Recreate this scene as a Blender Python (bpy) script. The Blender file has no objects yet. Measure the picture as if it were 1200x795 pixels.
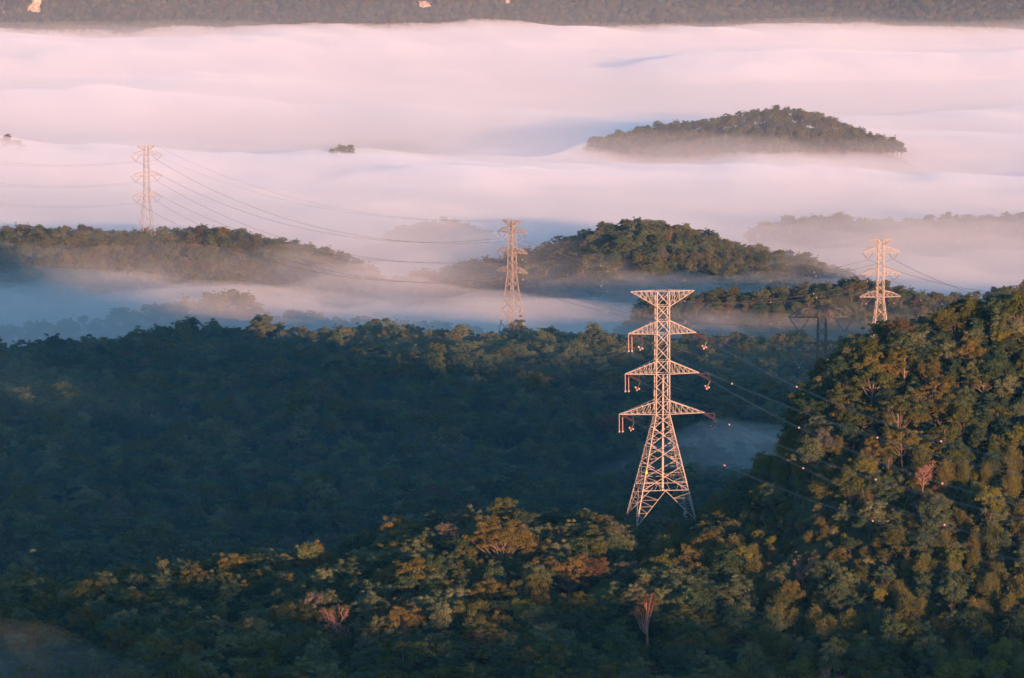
import bpy, math, random
import numpy as np
from mathutils import Vector, Matrix

sc = bpy.context.scene
col = sc.collection
RNG = np.random.default_rng(11)
random.seed(11)

# ------------------------------------------------------------------ camera
PITCH = 0.1309            # radians below the level
FPX = 5000.0              # focal length in the photograph's pixels (1200 wide)
cam_d = bpy.data.cameras.new('camera')
cam_d.lens = 150.0; cam_d.sensor_width = 36.0
cam_d.clip_start = 1.0; cam_d.clip_end = 20000.0
cam = bpy.data.objects.new('camera', cam_d); col.objects.link(cam)
cam.location = (0, 0, 0)
cam.rotation_euler = (math.pi / 2 - PITCH, 0, 0)
sc.camera = cam

# ------------------------------------------------------------------ light
SUN_EL = math.radians(5.0)
SUN_AZ = math.radians(20.0)       # behind the camera, turned to its right
sun_dir = Vector((math.sin(SUN_AZ) * math.cos(SUN_EL), -math.cos(SUN_AZ) * math.cos(SUN_EL), math.sin(SUN_EL)))
w = bpy.data.worlds.new('World'); sc.world = w; w.use_nodes = True
nt = w.node_tree; bg = nt.nodes['Background']
sky = nt.nodes.new('ShaderNodeTexSky'); sky.sky_type = 'NISHITA'; sky.sun_disc = False
sky.sun_elevation = SUN_EL
sky.sun_rotation = math.pi - SUN_AZ      # measured from +Y towards +X
sky.altitude = 400; sky.air_density = 1.0; sky.dust_density = 0.8; sky.ozone_density = 3.2
nt.links.new(sky.outputs[0], bg.inputs[0]); bg.inputs[1].default_value = 0.15
ld = bpy.data.lights.new('sun', 'SUN'); ld.energy = 3.5; ld.angle = math.radians(0.5); ld.color = (1.0, 0.49, 0.26)
lo = bpy.data.objects.new('sun', ld); col.objects.link(lo)
lo.rotation_euler = sun_dir.to_track_quat('Z', 'Y').to_euler()

sc.view_settings.view_transform = 'Standard'; sc.view_settings.look = 'None'
sc.view_settings.exposure = 1.76; sc.view_settings.gamma = 1.0
cy = sc.cycles
cy.max_bounces = 14; cy.diffuse_bounces = 3; cy.volume_bounces = 10; cy.transmission_bounces = 2; cy.glossy_bounces = 1
cy.transparent_max_bounces = 48
cy.use_denoising = True
try: cy.denoiser = 'OPENIMAGEDENOISE'
except Exception: pass
cy.use_adaptive_sampling = False
cy.sample_clamp_indirect = 4.0

# ------------------------------------------------------------------ helpers
def el(py): return -PITCH - (py - 397.5) / FPX
def at(px, py, Y):
    """the point of the valley seen at pixel (px, py) of the photograph, Y metres away"""
    v = Vector(((px - 600.0) / FPX, (397.5 - py) / FPX, -1.0))
    d = cam.rotation_euler.to_matrix() @ v
    return d * (Y / d.y)
def tag(o, label=None, cat=None, group=None, kind=None):
    if label: o['label'] = label
    if cat: o['category'] = cat
    if group: o['group'] = group
    if kind: o['kind'] = kind
    return o
def empty(name, loc=(0, 0, 0), rz=0.0, parent=None):
    o = bpy.data.objects.new(name, None); col.objects.link(o)
    o.empty_display_size = 1.0
    o.location = loc; o.rotation_euler = (0, 0, rz)
    if parent: o.parent = parent
    return o
def link(name, me, parent=None, loc=None):
    o = bpy.data.objects.new(name, me); col.objects.link(o)
    if parent: o.parent = parent
    if loc is not None: o.location = loc
    return o
def np_mesh(name, V, Q, mats, midx=None, smooth=False):
    V = np.asarray(V, dtype=np.float32); Q = np.asarray(Q, dtype=np.int32)
    me = bpy.data.meshes.new(name)
    k = Q.shape[1]
    me.vertices.add(len(V)); me.vertices.foreach_set('co', V.ravel())
    me.loops.add(Q.size); me.loops.foreach_set('vertex_index', Q.ravel())
    me.polygons.add(len(Q)); me.polygons.foreach_set('loop_start', np.arange(0, Q.size, k, dtype=np.int32))
    me.polygons.foreach_set('loop_total', np.full(len(Q), k, dtype=np.int32))
    for m in mats: me.materials.append(m)
    if midx is not None: me.polygons.foreach_set('material_index', np.asarray(midx, dtype=np.int32))
    if smooth: me.polygons.foreach_set('use_smooth', np.ones(len(Q), dtype=bool))
    me.update(calc_edges=True)
    return me

def _hash(ix, iy, seed):
    n = (ix.astype(np.int64) * 374761393 + iy.astype(np.int64) * 668265263 + seed * 1442695041) & 0xFFFFFFFF
    n = ((n ^ (n >> 13)) * 1274126177) & 0xFFFFFFFF
    n = n ^ (n >> 16)
    return (n & 0xFFFFFF) / float(0xFFFFFF)
def vnoise(x, y, seed=0):
    x = np.asarray(x, float); y = np.asarray(y, float)
    ix = np.floor(x); iy = np.floor(y); fx = x - ix; fy = y - iy
    fx = fx * fx * fx * (fx * (fx * 6 - 15) + 10); fy = fy * fy * fy * (fy * (fy * 6 - 15) + 10)
    a = _hash(ix, iy, seed); b = _hash(ix + 1, iy, seed); c = _hash(ix, iy + 1, seed); d = _hash(ix + 1, iy + 1, seed)
    return (a + (b - a) * fx) * (1 - fy) + (c + (d - c) * fx) * fy
def fbm(x, y, seed=0, octaves=4, gain=0.5):
    s = 0; amp = 1; tot = 0
    for o in range(octaves):
        s = s + amp * (vnoise(x * 2 ** o + 17.3 * o, y * 2 ** o - 9.1 * o, seed + o) * 2 - 1); tot += amp; amp *= gain
    return s / tot
def sstep(a, b, x):
    t = np.clip((x - a) / (b - a), 0, 1); return t * t * (3 - 2 * t)

# ------------------------------------------------------------------ materials
def mat(name):
    m = bpy.data.materials.new(name); m.use_nodes = True
    n = m.node_tree; n.nodes.clear()
    out = n.nodes.new('ShaderNodeOutputMaterial')
    return m, n, out
def leaf_mat(name, cols, trans=0.28):
    m, n, out = mat(name)
    oi = n.nodes.new('ShaderNodeObjectInfo')
    cr = n.nodes.new('ShaderNodeValToRGB'); cr.color_ramp.interpolation = 'LINEAR'
    el_ = cr.color_ramp.elements
    while len(el_) > 1: el_.remove(el_[-1])
    for i, c in enumerate(cols):
        e = el_[0] if i == 0 else el_.new(i / (len(cols) - 1))
        e.position = i / max(1, len(cols) - 1); e.color = (*c, 1)
    n.links.new(oi.outputs['Random'], cr.inputs[0])
    at_ = n.nodes.new('ShaderNodeAttribute'); at_.attribute_name = 'tint'
    hsv = n.nodes.new('ShaderNodeHueSaturation')
    mr = n.nodes.new('ShaderNodeMapRange'); mr.inputs[3].default_value = 0.62; mr.inputs[4].default_value = 1.45
    n.links.new(at_.outputs['Fac'], mr.inputs[0]); n.links.new(mr.outputs[0], hsv.inputs['Value'])
    mh = n.nodes.new('ShaderNodeMapRange'); mh.inputs[3].default_value = 0.515; mh.inputs[4].default_value = 0.485
    n.links.new(at_.outputs['Fac'], mh.inputs[0]); n.links.new(mh.outputs[0], hsv.inputs['Hue'])
    n.links.new(cr.outputs[0], hsv.inputs['Color'])
    d = n.nodes.new('ShaderNodeBsdfDiffuse'); t = n.nodes.new('ShaderNodeBsdfTranslucent'); mx = n.nodes.new('ShaderNodeMixShader')
    n.links.new(hsv.outputs[0], d.inputs[0]); n.links.new(hsv.outputs[0], t.inputs[0])
    mx.inputs[0].default_value = trans
    n.links.new(d.outputs[0], mx.inputs[1]); n.links.new(t.outputs[0], mx.inputs[2]); n.links.new(mx.outputs[0], out.inputs[0])
    return m
def bark_mat(name, c1, c2):
    m, n, out = mat(name)
    tc = n.nodes.new('ShaderNodeTexCoord'); ns = n.nodes.new('ShaderNodeTexNoise'); ns.inputs['Scale'].default_value = 1.7; ns.inputs['Detail'].default_value = 4
    cr = n.nodes.new('ShaderNodeValToRGB'); cr.color_ramp.elements[0].color = (*c1, 1); cr.color_ramp.elements[1].color = (*c2, 1)
    cr.color_ramp.elements[0].position = 0.35; cr.color_ramp.elements[1].position = 0.65
    b = n.nodes.new('ShaderNodeBsdfPrincipled'); b.inputs['Roughness'].default_value = 0.9
    n.links.new(tc.outputs['Object'], ns.inputs['Vector']); n.links.new(ns.outputs['Fac'], cr.inputs[0]); n.links.new(cr.outputs[0], b.inputs['Base Color']); n.links.new(b.outputs[0], out.inputs[0])
    return m
def plain_mat(name, c, rough=0.6, metal=0.0, var=0.15, scale=0.8):
    m, n, out = mat(name)
    tc = n.nodes.new('ShaderNodeTexCoord'); ns = n.nodes.new('ShaderNodeTexNoise'); ns.inputs['Scale'].default_value = scale; ns.inputs['Detail'].default_value = 5
    cr = n.nodes.new('ShaderNodeValToRGB')
    cr.color_ramp.elements[0].color = (*[v * (1 - var) for v in c], 1); cr.color_ramp.elements[1].color = (*[min(1, v * (1 + var)) for v in c], 1)
    cr.color_ramp.elements[0].position = 0.3; cr.color_ramp.elements[1].position = 0.7
    b = n.nodes.new('ShaderNodeBsdfPrincipled'); b.inputs['Roughness'].default_value = rough; b.inputs['Metallic'].default_value = metal
    n.links.new(tc.outputs['Object'], ns.inputs['Vector']); n.links.new(ns.outputs['Fac'], cr.inputs[0]); n.links.new(cr.outputs[0], b.inputs['Base Color']); n.links.new(b.outputs[0], out.inputs[0])
    return m
def fog_mat(name, density, color=(1, 1, 1), absorb=None, aniso=0.0):
    m, n, out = mat(name)
    v = n.nodes.new('ShaderNodeVolumePrincipled')
    v.inputs['Color'].default_value = (*color, 1); v.inputs['Density'].default_value = density
    v.inputs['Anisotropy'].default_value = aniso; v.inputs['Absorption Color'].default_value = (1, 1, 1, 1)
    v.inputs['Density Attribute'].default_value = ''
    v.inputs['Blackbody Intensity'].default_value = 0.0; v.inputs['Emission Strength'].default_value = 0.0
    n.links.new(v.outputs[0], out.inputs['Volume'])
    return m

M = {}
M['dark'] = leaf_mat('dark green leaves', [(0.028, 0.050, 0.028), (0.058, 0.090, 0.042), (0.034, 0.058, 0.032), (0.100, 0.128, 0.062), (0.030, 0.056, 0.034), (0.076, 0.100, 0.046)])
M['green'] = leaf_mat('mid green leaves', [(0.050, 0.080, 0.036), (0.090, 0.115, 0.044), (0.125, 0.128, 0.060), (0.060, 0.094, 0.044), (0.140, 0.155, 0.080), (0.046, 0.076, 0.040), (0.120, 0.105, 0.080)])
M['olive'] = leaf_mat('olive leaves', [(0.062, 0.078, 0.022), (0.080, 0.090, 0.024), (0.092, 0.082, 0.026), (0.066, 0.084, 0.022)])
M['gold'] = leaf_mat('golden leaves', [(0.120, 0.100, 0.026), (0.140, 0.110, 0.030), (0.112, 0.108, 0.028), (0.130, 0.090, 0.030)])
M['lime'] = leaf_mat('yellow green leaves', [(0.115, 0.132, 0.028), (0.145, 0.145, 0.030), (0.095, 0.120, 0.028)], 0.35)
M['rust'] = leaf_mat('rusty leaves', [(0.090, 0.062, 0.034), (0.105, 0.064, 0.036), (0.080, 0.062, 0.030)])
M['bamboo'] = leaf_mat('bamboo leaves', [(0.105, 0.108, 0.034), (0.130, 0.122, 0.038), (0.090, 0.100, 0.030), (0.140, 0.115, 0.040)], 0.35)
M['bark'] = bark_mat('bark', (0.06, 0.045, 0.035), (0.13, 0.10, 0.08))
M['pale_bark'] = bark_mat('pale bark', (0.12, 0.09, 0.07), (0.22, 0.17, 0.14))
M['red_bark'] = bark_mat('reddish twigs', (0.20, 0.10, 0.075), (0.32, 0.17, 0.13))
M['steel'] = plain_mat('galvanised steel', (0.25, 0.215, 0.195), 0.55, 0.0, 0.10, 0.4)
M['shaded_steel'] = plain_mat('steel darkened for shade', (0.045, 0.045, 0.05), 0.6, 0.0, 0.15, 0.4)  # for the dark pylon: its shade is put into the steel's colour
M['glaze'] = plain_mat('brown glazed insulator', (0.06, 0.028, 0.028), 0.35, 0.0, 0.1, 3)
M['ins_grey'] = plain_mat('dark insulator discs', (0.10, 0.07, 0.08), 0.4, 0.0, 0.1, 3)
M['wire'] = plain_mat('aluminium conductor', (0.09, 0.075, 0.08), 0.5, 0.0, 0.1, 0.1)
M['ball'] = plain_mat('marker ball', (0.48, 0.28, 0.24), 0.5, 0.0, 0.05, 2)
M['concrete'] = plain_mat('concrete', (0.35, 0.33, 0.30), 0.9, 0.0, 0.2, 2)
M['yellow'] = plain_mat('yellow plate', (0.75, 0.50, 0.03), 0.5, 0.0, 0.05, 2)

def ground_mat():
    m, n, out = mat('forest floor')
    tc = n.nodes.new('ShaderNodeTexCoord'); ns = n.nodes.new('ShaderNodeTexNoise'); ns.inputs['Scale'].default_value = 0.09; ns.inputs['Detail'].default_value = 8; ns.inputs['Roughness'].default_value = 0.7
    cr = n.nodes.new('ShaderNodeValToRGB')
    e = cr.color_ramp.elements; e[0].position = 0.35; e[0].color = (0.018, 0.026, 0.010, 1); e[1].position = 0.68; e[1].color = (0.070, 0.055, 0.028, 1)
    e2 = e.new(0.5); e2.color = (0.035, 0.045, 0.016, 1)
    b = n.nodes.new('ShaderNodeBsdfPrincipled'); b.inputs['Roughness'].default_value = 1.0; b.inputs['Specular IOR Level'].default_value = 0.1
    n.links.new(tc.outputs['Object'], ns.inputs['Vector']); n.links.new(ns.outputs['Fac'], cr.inputs[0]); n.links.new(cr.outputs[0], b.inputs['Base Color']); n.links.new(b.outputs[0], out.inputs[0])
    return m
def rock_mat():
    m, n, out = mat('pale rock')
    tc = n.nodes.new('ShaderNodeTexCoord'); ns = n.nodes.new('ShaderNodeTexNoise'); ns.inputs['Scale'].default_value = 0.35; ns.inputs['Detail'].default_value = 8
    cr = n.nodes.new('ShaderNodeValToRGB'); cr.color_ramp.elements[0].position = 0.35; cr.color_ramp.elements[0].color = (0.16, 0.12, 0.09, 1); cr.color_ramp.elements[1].position = 0.6; cr.color_ramp.elements[1].color = (0.38, 0.31, 0.25, 1)
    b = n.nodes.new('ShaderNodeBsdfPrincipled'); b.inputs['Roughness'].default_value = 0.95
    n.links.new(tc.outputs['Object'], ns.inputs['Vector']); n.links.new(ns.outputs['Fac'], cr.inputs[0]); n.links.new(cr.outputs[0], b.inputs['Base Color']); n.links.new(b.outputs[0], out.inputs[0])
    return m
M['ground'] = ground_mat(); M['rock'] = rock_mat()

# ------------------------------------------------------------------ terrain
def tops(pts, Y, H):
    """crest heights (ground) from the photograph's tree-top line: [(px, py)] -> xs, zs"""
    xs = np.array([p[0] for p in pts], float); zs = np.array([Y * el(p[1]) - H for p in pts], float)
    return xs, zs
NT = at(775, 618, 1064)                      # foot of the near tower
NT_Z = -186.3
Y_AB = 1030.0
AB_x, AB_z = tops([(-400, 700), (0, 720), (100, 707), (200, 694), (300, 680), (400, 666), (450, 650), (520, 630), (600, 624), (660, 628)], Y_AB, 9)
AB_x = np.concatenate([AB_x, [700, 760, 820, 850, 880, 912, 926, 936, 950, 970, 1000, 1050, 1100, 1150, 1200, 1400, 1546, 1625, 2056, 3500, 5400, 7400]])
AB_z = np.concatenate([AB_z, [-190, -187, -185, -183, -179, -175, -170, -164, -158, -153.5, -148, -143.5, -139.5, -137, -135, -137, -142, -188, -194, -194, -204, -210]])  # unseen right-hand end, heights set for the shade it throws into the valley
RIDGES = [   # (Y of the crest, tree-top line, tree height, front width, back width)
    (1930, [(-300, 412), (0, 410), (100, 400), (180, 390), (250, 383), (400, 385), (550, 388), (640, 384), (700, 391), (800, 395), (900, 397), (1000, 398), (1200, 400), (1500, 400)], 14, 380, 120),
    (2450, [(380, 420), (440, 345), (480, 332), (540, 320), (600, 310), (640, 300), (680, 279), (720, 266), (760, 264), (800, 270), (840, 284), (880, 297), (920, 303), (960, 312), (1000, 330), (1060, 360), (1150, 420)], 8, 270, 200),
    (2130, [(700, 420), (760, 356), (800, 347), (900, 342), (960, 333), (1000, 327), (1060, 337), (1120, 347), (1200, 337), (1400, 335)], 9, 60, 130),
    (2450, [(-300, 274), (-50, 274), (0, 272), (60, 273), (150, 276), (200, 276), (236, 268), (270, 272), (300, 283), (340, 293), (380, 303), (420, 320), (460, 345), (520, 420)], 8, 270, 200),
    (2160, [(-200, 386), (0, 388), (60, 384), (100, 376), (130, 366), (160, 372), (200, 360), (240, 352), (285, 350), (310, 374), (350, 370), (400, 378), (460, 380), (560, 385), (620, 420)], 8, 40, 70),
    (2760, [(-200, 288), (200, 288), (360, 292), (430, 280), (480, 268), (530, 262), (580, 276), (700, 290), (850, 285), (900, 266), (980, 256), (1060, 268), (1130, 260), (1200, 250), (1400, 248)], 8, 150, 130),
    (3400, [(640, 200), (690, 169), (720, 160), (750, 152), (790, 146), (830, 141), (870, 134), (900, 130), (940, 132), (980, 144), (1000, 152), (1020, 160), (1055, 171), (1100, 200)], 8, 90, 100),
    (3290, [(-60, 190), (-10, 164), (6, 158), (20, 161), (34, 190), (374, 200), (388, 176), (400, 172), (412, 175), (426, 200)], 7, 30, 30),
]
RTAB = [(Yc, *tops(p, Yc, H), wf, wb) for Yc, p, H, wf, wb in RIDGES]
def gauss_seg(X, Y, p, q, s):
    px, py = p; qx, qy = q; dx, dy = qx - px, qy - py
    t = np.clip(((X - px) * dx + (Y - py) * dy) / (dx * dx + dy * dy), 0, 1)
    d2 = (X - px - t * dx) ** 2 + (Y - py - t * dy) ** 2
    return np.exp(-d2 / (2 * s * s))
SHADE_SPUR = ((-160, 400), (420, 400), 60.0, -151.0)
def ground(X, Y):
    X = np.asarray(X, float); Y = np.asarray(Y, float)
    zb = np.interp(Y, [-900, 0, 300, 500, 800, 900, 1100, 1200, 1600, 1900, 2080, 2300, 2700, 4800, 6200],
                   [-215, -212, -210, -208, -207, -206, -226, -235, -248, -262, -303, -308, -315, -330, -330])
    zb = zb + 7.0 * fbm(X / 120, Y / 150, 3, 3) * sstep(1050, 1300, Y)
    px = 600 + FPX * X / np.maximum(Y, 400)
    h = zb
    # the hill the photograph is taken from
    h = np.maximum(h, -400 + 397.5 * np.exp(-((X / 190) ** 2)) * np.where(Y < 0, np.exp(-(Y / 300) ** 2), np.exp(-(Y / 210) ** 2)))
    # near ridge with the tower, rising to the hill on the right
    zc = np.interp(600 + FPX * X / Y_AB, AB_x, AB_z)
    zf = np.interp(px, [0, 400, 700, 1000, 1250, 1600, 2400], [-204, -201, -197, -197, -193, -186, -170])
    front = np.where(Y < 890, zf + (zb - zf) * sstep(890, 640, Y), zf + (zc - zf) * (np.clip((Y - 890) / (Y_AB - 890), 0, 1) ** np.interp(px, [860, 960], [0.9, 1.35])))
    prof = np.where(Y <= Y_AB, front, zb + (zc - zb) * sstep(Y_AB + 115, Y_AB + 14, Y))
    h = np.maximum(h, prof + 1.6 * fbm(X / 40, Y / 40, 5, 3))
    # an unseen spur added nearer the camera, its height set to shade the ridge
    g = gauss_seg(X, Y, SHADE_SPUR[0], SHADE_SPUR[1], SHADE_SPUR[2])
    h = np.maximum(h, -400 + (np.interp(X, [-160, 120, 230, 420], [-148, -147.5, -148.5, -147]) + 400) * g + 4 * fbm(X / 45, Y / 45, 8, 2) * g)
    for i, (Yc, xs, zs, wf, wb) in enumerate(RTAB):
        z = np.interp(600 + FPX * X / Yc, xs, zs)
        t = np.where(Y < Yc, sstep(Yc - wf, Yc, Y) if i else np.clip((Y - Yc + wf) / wf, 0, 1), sstep(Yc + wb, Yc, Y))
        h = np.maximum(h, zb + (z - zb) * t + 2.0 * t * fbm(X / 55, Y / 55, 20 + i, 3))
    # far mountain side
    mt = -330 + np.maximum(0, Y - (4905 + 80 * fbm(X / 210, Y * 0, 31, 3))) * 0.52
    h = np.maximum(h, np.minimum(mt, 20) + 7 * fbm(X / 120, Y / 120, 33, 3) * sstep(4900, 5000, Y))
    # level pad under the near tower
    r = np.hypot(X - NT.x, Y - NT.y)
    h = h + (NT_Z - h) * sstep(20, 8, r)
    return h

def build_ground():
    ys = np.concatenate([np.arange(-800, 820, 30), np.arange(820, 1200, 5), np.arange(1200, 2900, 12), np.arange(2900, 4800, 40), np.arange(4800, 5800, 14)])
    xs = np.concatenate([np.arange(-1700, -620, 40), np.arange(-620, -260, 16), np.arange(-260, 300, 6), np.arange(300, 640, 14), np.arange(640, 1761, 40)])
    Xg, Yg = np.meshgrid(xs, ys)
    Z = ground(Xg, Yg)
    V = np.stack([Xg, Yg, Z], -1).reshape(-1, 3)
    ny, nx = Xg.shape
    i = np.arange(ny - 1)[:, None] * nx + np.arange(nx - 1)[None]
    Q = np.stack([i, i + 1, i + nx + 1, i + nx], -1).reshape(-1, 4)
    o = link('ground', np_mesh('ground', V, Q, [M['ground']], smooth=True))
    tag(o, kind='structure')
    return float(Z.min())
ZMIN = build_ground()

# ------------------------------------------------------------------ trees
class Buf:
    def __init__(s): s.V = []; s.Q = []; s.T = []; s.n = 0
    def quads(s, V, Q, t):
        s.V.append(V); s.Q.append(Q + s.n); s.T.append(t); s.n += len(V)
    def mesh(s, name, m):
        me = np_mesh(name, np.concatenate(s.V), np.concatenate(s.Q), [m])
        a = me.attributes.new('tint', 'FLOAT', 'FACE'); a.data.foreach_set('value', np.concatenate(s.T).astype(np.float32))
        return me
def tube(buf, pts, rads, sides=5):
    pts = np.asarray(pts, float); n = len(pts)
    d = np.gradient(pts, axis=0); d /= np.linalg.norm(d, axis=1)[:, None] + 1e-9
    ref = np.array([0.31, 0.95, 0.05]); ref = np.where(np.abs(d @ ref)[:, None] > 0.95, np.array([1.0, 0, 0]), ref)
    u = np.cross(d, ref); u /= np.linalg.norm(u, axis=1)[:, None] + 1e-9
    v = np.cross(d, u)
    a = np.arange(sides) / sides * 2 * np.pi
    V = pts[:, None] + np.asarray(rads)[:, None, None] * (np.cos(a)[None, :, None] * u[:, None] + np.sin(a)[None, :, None] * v[:, None])
    i = np.arange(n - 1)[:, None] * sides; k = np.arange(sides)[None]; k2 = (k + 1) % sides
    Q = np.stack([i + k, i + k2, i + sides + k2, i + sides + k], -1).reshape(-1, 4)
    buf.quads(V.reshape(-1, 3), Q, np.full(len(Q), 0.5))
def leaves(buf, C, N, size, tint, rng, asp=0.62):
    n = len(C)
    N = N + rng.normal(0, 0.55, (n, 3)); N /= np.linalg.norm(N, axis=1)[:, None] + 1e-9
    r = rng.normal(0, 1, (n, 3)); t = np.cross(N, r); t /= np.linalg.norm(t, axis=1)[:, None] + 1e-9
    b = np.cross(N, t)
    L = size * rng.uniform(0.65, 1.35, n)[:, None] * 0.5; W = L * asp
    V = np.stack([C - t * L, C + b * W, C + t * L, C - b * W], 1).reshape(-1, 3)
    Q = np.arange(4 * n).reshape(n, 4)
    buf.quads(V, Q, tint)
def clump(buf, c, rc, n, size, rng, flat=0.65, base=0.5):
    d = rng.normal(0, 1, (n, 3)); d /= np.linalg.norm(d, axis=1)[:, None]
    d[:, 2] = np.where(d[:, 2] < -0.35, -d[:, 2] * 0.6, d[:, 2])
    r = rc * rng.uniform(0.25, 1, n) ** 0.45
    lump = 1 + 0.22 * np.sin(d[:, 0] * 5 + c[0]) * np.cos(d[:, 1] * 5 + c[1])
    C = c + d * (r * lump)[:, None] * np.array([1, 1, flat])
    tint = np.clip(base + rng.normal(0, 0.16, n), 0, 1)
    leaves(buf, C, d * 0.9 + np.array([0, 0, 0.45]), size, tint, rng)
def bez(a, b, c, n=5):
    t = np.linspace(0, 1, n)[:, None]
    return (1 - t) ** 2 * a + 2 * t * (1 - t) * b + t * t * c

def make_tree(seed, H=11, R=4.6, bare=0.42, nclump=22, rc=1.5, nleaf=270, leaf=0.37, dome=0.6, flat=0.65, trunk_r=0.26, low=0.0, lean=0.4, sparse=1.0):
    """returns (trunk Buf, crown Buf). bare: share of the height before the crown; dome: how far clumps keep to the outside"""
    rng = np.random.default_rng(seed)
    tb, cb = Buf(), Buf()
    zb = H * bare; top = np.array([rng.normal(0, lean), rng.normal(0, lean), H * 0.88])
    base = np.array([0, 0, -2.0]); mid = np.array([rng.normal(0, lean), rng.normal(0, lean), zb])
    tr = np.concatenate([[base], bez(np.array([0, 0, 0.0]), mid, top, 7)])
    tube(tb, tr, [trunk_r * 1.25, trunk_r * 1.1] + list(np.linspace(trunk_r, trunk_r * 0.22, 6)), 6)
    cs = []
    tries = 0
    while len(cs) < nclump and tries < 4000:
        tries += 1
        d = rng.normal(0, 1, 3); d /= np.linalg.norm(d)
        d[2] = abs(d[2]) if rng.random() < 0.8 else d[2] * 0.5
        rad = rng.uniform(dome, 1.0)
        ch = (H - zb)
        c = np.array([d[0] * R * rad, d[1] * R * rad, zb + ch * (0.30 + low) + d[2] * rad * (ch * (0.62 - low))])
        c[:2] += top[:2] * 0.6
        if all(np.linalg.norm((c - q) * np.array([1, 1, 1.3])) > rc * 0.95 for q in cs): cs.append(c)
    for c in cs:
        k = np.clip((c[2] - zb) / (H - zb) * 0.75 + 0.15, 0.12, 0.9)
        ti = int(2 + k * 4); s = tr[min(ti, 6)]
        m = (s + c) / 2 + np.array([0, 0, -0.35 * abs(c[2] - s[2]) + 0.3]) + rng.normal(0, 0.25, 3)
        tube(tb, bez(s, m, c, 5), np.linspace(trunk_r * 0.42, trunk_r * 0.1, 5), 4)
        r1 = rc * rng.uniform(0.75, 1.3)
        clump(cb, c, r1, int(nleaf * (r1 / rc) ** 2 * sparse), leaf, rng, flat, rng.uniform(0.25, 0.75))
        for _ in range(2):
            o = rng.normal(0, 1, 3) * r1 * np.array([0.75, 0.75, 0.4])
            clump(cb, c + o, r1 * 0.55, int(nleaf * 0.3 * sparse), leaf, rng, 0.8, rng.uniform(0.3, 0.8))
    return tb, cb
def make_bamboo(seed, H=8.5, n=26, spread=2.6):
    rng = np.random.default_rng(seed); tb, cb = Buf(), Buf()
    for i in range(n):
        a = rng.uniform(0, 2 * np.pi); r0 = rng.uniform(0, 0.9); h = H * rng.uniform(0.6, 1.05); sp = spread * rng.uniform(0.05, 1.05); h *= 1.12 - 0.3 * sp / spread
        d = np.array([np.cos(a), np.sin(a), 0])
        p0 = d * r0 + np.array([0, 0, -1.0]); p1 = d * (r0 + sp * 0.2) + np.array([0, 0, h * 0.85]); p2 = d * (r0 + sp) + np.array([0, 0, h * 0.92])
        P = bez(p0, p1, p2, 9)
        tube(tb, P, np.linspace(0.07, 0.02, 9), 4)
        base = rng.uniform(0.3, 0.75)
        for j in range(2, 9):
            m = 46
            C = P[j] + rng.normal(0, 1, (m, 3)) * np.array([0.5, 0.5, 0.55])
            leaves(cb, C, np.tile(d * 0.5 + np.array([0, 0, 0.5]), (m, 1)), 0.42, np.clip(base + rng.normal(0, 0.15, m), 0, 1), rng, 0.4)
    return tb, cb
def make_bush(seed, H=3.0, R=2.2, leaf=0.4):
    rng = np.random.default_rng(seed); tb, cb = Buf(), Buf()
    for i in range(9):
        a = rng.uniform(0, 2 * np.pi); r = R * rng.uniform(0.1, 0.9) ; z = H * rng.uniform(0.3, 0.85) * (1 - 0.3 * r / R)
        c = np.array([np.cos(a) * r, np.sin(a) * r, z])
        tube(tb, bez(np.array([0, 0, -0.8]), np.array([c[0] * 0.3, c[1] * 0.3, z * 0.6]), c, 4), np.linspace(0.09, 0.03, 4), 4)
        clump(cb, c, 1.0, 110, leaf, rng, 0.85, rng.uniform(0.3, 0.75))
    return tb, cb
def make_bare(seed, H=8, spread=3.2, twigs=True, trunk_r=0.16, first=0.35):
    """a leafless tree: trunk, forking limbs and a crown of fine twigs"""
    rng = np.random.default_rng(seed); tb, cb = Buf(), Buf()
    top = np.array([rng.normal(0, .3), rng.normal(0, .3), H * 0.9])
    tr = np.concatenate([[np.array([0, 0, -2.0])], bez(np.zeros(3), np.array([0.2, 0.1, H * 0.5]), top, 6)])
    tube(tb, tr, [trunk_r * 1.2] + list(np.linspace(trunk_r, trunk_r * 0.25, 6)), 6)
    def fork(p, d, L, r, depth):
        q = p + d * L + rng.normal(0, L * 0.08, 3)
        tube(tb if depth < 2 else cb, bez(p, (p + q) / 2 + rng.normal(0, L * 0.08, 3), q, 4), np.linspace(r, r * 0.55, 4), 4)
        if depth >= 4: return
        for _ in range(3 if depth else 4):
            nd = d + rng.normal(0, 0.55, 3); nd[2] += 0.18; nd /= np.linalg.norm(nd)
            fork(p + (q - p) * rng.uniform(0.45, 1.0), nd, L * rng.uniform(0.55, 0.8), max(0.022, r * 0.55), depth + 1)
    for i in range(8):
        k = rng.uniform(first, 0.95); s = tr[1] + (top - tr[1]) * k
        a = rng.uniform(0, 2 * np.pi); d = np.array([np.cos(a), np.sin(a), rng.uniform(0.5, 1.3)]); d /= np.linalg.norm(d)
        fork(s, d, spread * rng.uniform(0.45, 0.75), trunk_r * 0.5, 0)
    return tb, cb

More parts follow.
